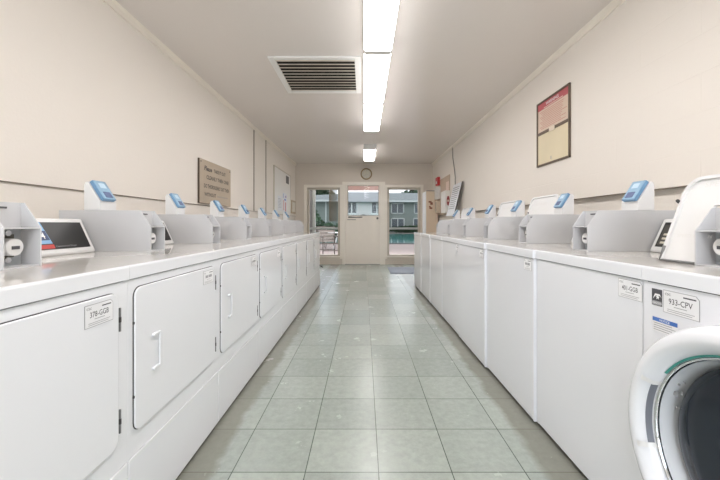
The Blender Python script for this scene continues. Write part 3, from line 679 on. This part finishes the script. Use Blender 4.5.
# leaning silver sign
m = MB(); SIL = mat('silver_sign', (.80, .81, .84), .3, metal=.1, var=.12, vscale=20)
a = [(XR-.10, 7.02, 1.20), (XR-.10, 6.44, 1.20), (XR-.03, 6.14, 1.79), (XR-.03, 6.72, 1.79)]
m.slab(a, (-.012, 0, -.002), SIL); sgn = m.build('silver_sign'); tag(sgn, 'silver grey text sign leaning against the right wall behind the far washers', 'sign')
m = MB(); 
for j in range(11):
    t = .22+j*.065; 
    p = Vector(a[0]).lerp(Vector(a[3]), t)+Vector((-.0135, 0, 0)); q = Vector(a[1]).lerp(Vector(a[2]), t)+Vector((-.0135, 0, 0)); q = p.lerp(q, .86); p = p.lerp(q, .12)
    m.slab([p, q, q+Vector((.002, 0, .014)), p+Vector((.002, 0, .014))], (-.0008, 0, 0), GREY)
m.slab([Vector(a[1])+Vector((-.012, 0, 0)), Vector(a[2])+Vector((-.012, 0, 0)), Vector(a[2])+Vector((-.012, -.035, 0)), Vector(a[1])+Vector((-.012, -.035, 0))], (.016, 0, 0), SGI); m.build('sign_lines', sgn)
m = MB(); pts = [(XR-.008, 6.92, ZC-.02), (XR-.008, 6.90, 2.35), (XR-.008, 6.78, 2.1), (XR-.008, 6.72, 1.95), (XR-.008, 6.72, 1.80)]
m.path(pts, .009, mat('cable_grey', (.30, .28, .25), .6)); o = m.build('cable'); tag(o, 'thin grey cable running down the right wall from the ceiling', 'cable')
# tall narrow cabinet by the window
e = empty('vending_cabinet', (1.48, 8.30, 0), 'tall tan soap vending cabinet in the end corner beside the right window', 'cabinet')
m = MB(); m.box(.004, .285, 0, .44, 0, 1.83, mat('tan_cabinet', (.70, .56, .42), .45)); m.build('body', e, .004)
m = MB(); m.box(-.012, .004, .002, .438, .03, 1.82, mat('cabinet_door_white', (.80, .80, .80), .35)); m.build('door', e, .003)
m = MB(); o_ = Vector((0, -.001, 0)); BR_ = mat('mark_brown', (.26, .09, .05), .5)
for (a_, b_, c_, d_) in ((.06, .13, 1.55, 1.59), (.10, .16, 1.50, 1.56), (.08, .15, 1.40, 1.44), (.07, .11, 1.44, 1.47)): m.box(a_, b_, -.002, 0, c_, d_, BR_)
m.build('emblem', e)
m = MB(); m.box(.01, .27, -.004, 0, 1.845-.02, 1.85-.01, SGI); m.build('top_seam', e)

# floor mat and cord
m = MB(); m.prism_x([(7.25, .0005), (7.27, .012), (8.33, .012), (8.36, .0005)], .56, 1.25, mat('grey_mat', (.20, .22, .26), .9, bump=.5, bscale=120)); o = m.build('floor_mat'); tag(o, 'flat blue grey door mat on the floor by the right window', 'mat')
m = MB(); m.path([(-1.22, 8.8, .30), (-1.16, 8.6, .14), (-1.08, 8.5, .03), (-1.0, 8.35, .010)], .012, RUB); o = m.build('power_cord'); tag(o, 'short black cord on the floor past the end of the dryers', 'cord')

# ------------------------------------------------------------------ outdoors
CONC = mat('pinkish_concrete_deck', (.27, .21, .19), .8, var=.06, vscale=2, bump=.1)
m = MB(); m.box(-40, 40, YB+.16, 18.6, -.12, -.02, CONC); m.box(-40, 1.2-9, 18.6, 43, -.12, -.02, CONC); m.box(14, 40, 18.6, 43, -.12, -.02, CONC); m.box(-40, 40, 43, 80, -.12, -.02, CONC); struct(m, 'trim_10').name = 'pool_deck'
m = MB(); m.box(-7.8, 14, 18.6, 18.95, -.3, .03, mat('dark_coping', (.05, .06, .06), .5)); o = m.build('pool_coping'); tag(o, kind='structure')
m = MB(); m.box(-7.8, 14, 18.95, 43, -.9, -.07, mat('pool_water', (.11, .30, .285), .05, var=.3, vscale=.35, bump=.15, bscale=2)); o = m.build('pool_water'); tag(o, kind='structure')
m = MB(); m.box(-60, 60, -30, YN-.2, -.1, -.02, CONC); o = m.build('ground'); tag(o, kind='structure')
SID = mat('sage_siding', (.185, .212, .195), .7, var=.03); ROOF = mat('grey_roof', (.165, .185, .185), .8, var=.06, vscale=.8, bump=.3, bscale=4); WTR = mat('white_fascia', (.50, .52, .51), .5)
WG = mat('dark_pane', (.045, .06, .07), .1, var=.3, vscale=1); DARKH = mat('dark_hedge', (.025, .045, .03), .9, var=.5, vscale=2, bump=1, bscale=3)
BY = 45.; sc = BY/348
def bx(px): return (px-364)*sc
def bz(py): return H+(224.5-py)*sc
e = empty('apartment_building', (4, BY, 0), 'sage green two storey building with grey roof seen through the right window', 'building')
off = Vector((4, BY, 0))
def B(mb, x0, x1, y0_, y1_, z0_, z1_, mm): mb.box(x0-4, x1-4, y0_-BY, y1_-BY, z0_, z1_, mm)
m = MB(); B(m, bx(383), bx(446), BY, BY+9, 0, bz(201), SID); m.build('wall', e)
m = MB(); m.loft([(bx(381)-4, -.8, bz(201.5)), (bx(448)-4, -.8, bz(201.5)), (bx(448)-4, 9.8, bz(201.5)), (bx(381)-4, 9.8, bz(201.5))], [(bx(383)-4, 3.6, bz(190.5)), (bx(446)-4, 3.6, bz(190.5)), (bx(446)-4, 5.4, bz(190.5)), (bx(383)-4, 5.4, bz(190.5))], ROOF); rf = m.build('roof', e)
m = MB(); B(m, bx(381), bx(448), BY-.86, BY-.8, bz(202.5), bz(201), WTR); m.build('gutter', rf)
def win(mb_parent, x0, x1, z0_, z1_, yy=BY, offx=4):
    m = MB()
    t = .12
    for (a_, b_, c_, d_) in ((x0, x0+t, z0_, z1_), (x1-t, x1, z0_, z1_), (x0, x1, z1_-t, z1_), (x0, x1, z0_, z0_+t), ((x0+x1)/2-.05, (x0+x1)/2+.05, z0_, z1_)): m.box(a_-offx, b_-offx, yy-.08-BY, yy-BY, c_, d_, WTR)
    f = m.build('window', mb_parent); m = MB(); m.box(x0+t-offx, x1-t-offx, yy-.03-BY, yy-.01-BY, z0_+t, z1_-t, WG); m.build('pane', f)
for px in (391, 414, 437): win(e, bx(px), bx(px+13), bz(213.8), bz(203.2))
for px in (391, 413, 437): win(e, bx(px), bx(px+13.5), bz(229), bz(218))
# centre building, seen through the door
e2 = empty('white_building', (4, BY-8, 0), 'white walled building with dark shuttered windows seen through the door pane', 'building')
BY2 = 37.; s2 = BY2/348
b2x = lambda p: (p-364)*s2; b2z = lambda p: H+(224.5-p)*s2
m = MB(); m.box(b2x(340)-4, b2x(384.5)-4, 0, 7, 0, b2z(202), mat('white_stucco', (.50, .485, .47), .7)); m.build('wall', e2)
m = MB(); rc = mat('pale_roof', (.22, .235, .245), .7, var=.05)
m.loft([(b2x(339.5)-4, -.7, b2z(202.2)), (b2x(385)-4, -.7, b2z(202.2)), (b2x(385)-4, 7.7, b2z(202.2)), (b2x(339.5)-4, 7.7, b2z(202.2))], [(b2x(340)-4, 3, b2z(189.5)), (b2x(385)-4, 3, b2z(189.5)), (b2x(385)-4, 4, b2z(189.5)), (b2x(340)-4, 4, b2z(189.5))], rc); m.build('roof', e2)
for p0, p1 in ((346, 357.3), (370.8, 383)):
    m = MB(); x0, x1, z0_, z1_ = b2x(p0)-4, b2x(p1)-4, b2z(213), b2z(202.8)
    m.box(x0, x1, -.06, .0, z0_, z1_, WG)
    for q in (x0, (x0+x1)/2-.06, x1-.1): m.box(q, q+.12, -.1, -.06, z0_, z1_, WTR)
    m.box(x0-.1, x1+.1, -.14, 0, z0_-.28, z0_, WTR); m.build('window', e2)
# pink eave of this building over the door outside
PE = mat('pink_eave', (.60, .42, .38), .7)
m = MB(); m.box(-.75, .62, YB+.16, YB+1.5, 2.40, 2.48, PE); m.box(-.75, .62, YB+1.5, YB+1.56, 2.055, 2.48, PE); o = m.build('trim_11'); o['kind'] = 'structure'
# left building
e3 = empty('grey_green_building', (-12, 40, 0), 'grey green building with a hipped roof seen through the left window', 'building')
s3 = 40/348; b3x = lambda p: (p-364)*s3+12; b3z = lambda p: H+(224.5-p)*s3
m = MB(); m.box(b3x(300), b3x(338.5), 0, 8, 0, b3z(201.5), SID); m.box(b3x(325.3), b3x(326.5), -.06, .0, 0, b3z(202), WTR); m.build('wall', e3)
m = MB(); m.loft([(b3x(298), -.8, b3z(201.5)), (b3x(338.5), -.8, b3z(201.5)), (b3x(338.5), 8.8, b3z(201.5)), (b3x(298), 8.8, b3z(201.5))], [(b3x(310), 3, b3z(193)), (b3x(338), 3, b3z(191.5)), (b3x(338), 4.4, b3z(191.5)), (b3x(310), 4.4, b3z(193))], ROOF); rf = m.build('roof', e3)
m = MB(); m.box(b3x(298), b3x(338.5), -.88, -.8, b3z(202), b3z(200.3), WTR); m.build('gutter', rf)
# foliage
def bush(nm, cx_, cy_, z0_, rx, rz, mm, label, cat, n=260, leaf=.22, trunk=False, ry=None):
    e_ = empty(nm, (cx_, cy_, 0), label, cat)
    m = MB(); rnd = random.Random(int(cx_*10+cy_))
    for i in range(n):
        while True:
            p = Vector((rnd.uniform(-1, 1), rnd.uniform(-1, 1), rnd.uniform(-1, 1)))
            if p.length < 1: break
        p = p.normalized()*(p.length**.5)*(.8+.3*rnd.random())
        c = Vector((p.x*rx, p.y*(ry or rx*.7), z0_+rz+p.z*rz)); r_ = Matrix.Rotation(rnd.uniform(0, 6.3), 3, Vector((rnd.random()-.5, rnd.random()-.5, rnd.random()-.5)).normalized())
        q = [r_ @ Vector(v)*leaf for v in ((-1, -.5, 0), (1, -.5, .2), (1, .5, 0), (-1, .5, -.2))]
        m.add([c+v for v in q], [(0, 1, 2, 3)], mm)
    f = m.build('foliage', e_, fixn=False); 
    m = MB(); m.tube((0, 0, -.02), (0, 0, z0_+rz), .12 if trunk else .05, mat('bark', (.10, .07, .05), .9), 8, .06 if trunk else .03); m.build('trunk', e_)
LEAF = mat('leaf_dark', (.035, .07, .035), .7, var=.5, vscale=3); LEAF2 = mat('leaf_mid', (.07, .13, .07), .7, var=.5, vscale=3)
bush('tree', 9.3, 60, 2.2, 3.2, 2.6, LEAF, 'dark leafy treetop above the grey roof at the right window edge', 'tree', 500, .5, True)
bush('tree', -7.0, 52, 3.0, 2.6, 1.9, LEAF, 'dark treetop over the roof ridge in the left window', 'tree', 400, .45, True)
bush('tree', 5.0, 67, 3.2, 2.3, 1.6, LEAF, 'dark treetop behind the roof at the left of the right window', 'tree', 400, .45, True)
bush('shrub', -4.0, 26, 0, .9, 1.0, LEAF2, 'tall green shrub outside the left window against the wall', 'shrub', 260, .18)
bush('shrub', -2.4, 22, 0, 1.1, .60, LEAF, 'low dark green shrub outside beyond the patio chair', 'shrub', 260, .16)
bush('shrub', -4.6, 30, 0, .7, 1.3, LEAF, 'narrow dark shrub outside at the left edge of the left window', 'shrub', 260, .18)
bush('hedge', 7.4, 43.75, 0, 4.3, .42, LEAF, 'long low dark green hedge beyond the pool', 'hedge', 1200, .2, ry=.35)
# fence by the pool, seen through the window over the mullion
# posts / hanging shade just outside the left window
m = MB(); m.box(-1.60, -1.40, 9.45, 9.60, -.02, 2.46, mat('grey_post', (.17, .17, .17), .7)); m.box(-1.40, -1.33, 9.46, 9.58, -.02, 2.46, mat('pale_post', (.42, .44, .42), .6)); o = m.build('porch_post'); tag(o, 'grey porch post outside at the left side of the left window', 'post')
m = MB(); 
for k in range(10): m.box(-.965+k*.023, -.965+k*.022+.019, 9.6, 9.63, 1.12, 2.46, mat('olive_slat', (.14, .125, .09), .8, var=.2))
o = m.build('hanging_shade'); tag(o, 'olive brown slatted shade hanging outside the left window', 'shade')
# patio chair
def patio_chair(cx_, cy_, rot, label, group=None):
    e_ = empty('patio_chair', (cx_, cy_, -.02), label, 'chair', group); e_.rotation_euler.z = rot
    BM = mat('brown_metal', (.10, .08, .07), .5); SL = mat('taupe_sling', (.20, .17, .15), .8, var=.2, vscale=30)
    for sx in (-.27, .27):
        m = MB(); m.path([(sx, -.30, 0), (sx, -.27, .42), (sx, -.27, .64)], .017, BM); m.build('leg', e_)
        m = MB(); m.path([(sx, .30, 0), (sx, .22, .40), (sx, .34, .98)], .017, BM); m.build('leg', e_)
        m = MB(); m.path([(sx, -.30, .64), (sx, .28, .66)], .02, BM); m.build('armrest', e_)
    m = MB(); m.slab([(-.26, -.27, .43), (.26, -.27, .43), (.26, .22, .38), (-.26, .22, .38)], (0, 0, .02), SL); m.build('seat', e_)
    m = MB()
    for k in range(5): z = .46+k*.105; m.slab([(-.26, .23+(z-.40)*.2, z), (.26, .23+(z-.40)*.2, z), (.26, .245+(z-.31)*.2, z+.085), (-.26, .245+(z-.31)*.2, z+.085)], (0, .015, 0), SL)
    m.build('backrest', e_)
    m = MB(); m.path([(-.27, -.28, .2), (.27, -.28, .2)], .012, BM); m.path([(-.27, .27, .2), (.27, .27, .2)], .012, BM); m.build('stretcher', e_)
patio_chair(-1.17, 11.6, .35, 'brown patio chair outside the left window, nearest the glass')
patio_chair(-1.75, 15.6, 2.6, 'brown patio chair farther out beyond the patio table')
e_ = empty('patio_table', (-1.0, 14.4, -.02), 'white round patio table outside the left window', 'table')
m = MB(); m.tube((0, 0, .70), (0, 0, .73), .5, WHITE, 32); m.build('tabletop', e_)
for k in range(4):
    a_ = PI/4+k*PI/2; m = MB(); m.tube((.1*math.cos(a_), .1*math.sin(a_), .70), (.38*math.cos(a_), .38*math.sin(a_), 0), .015, WHITE, 8); m.build('leg', e_)
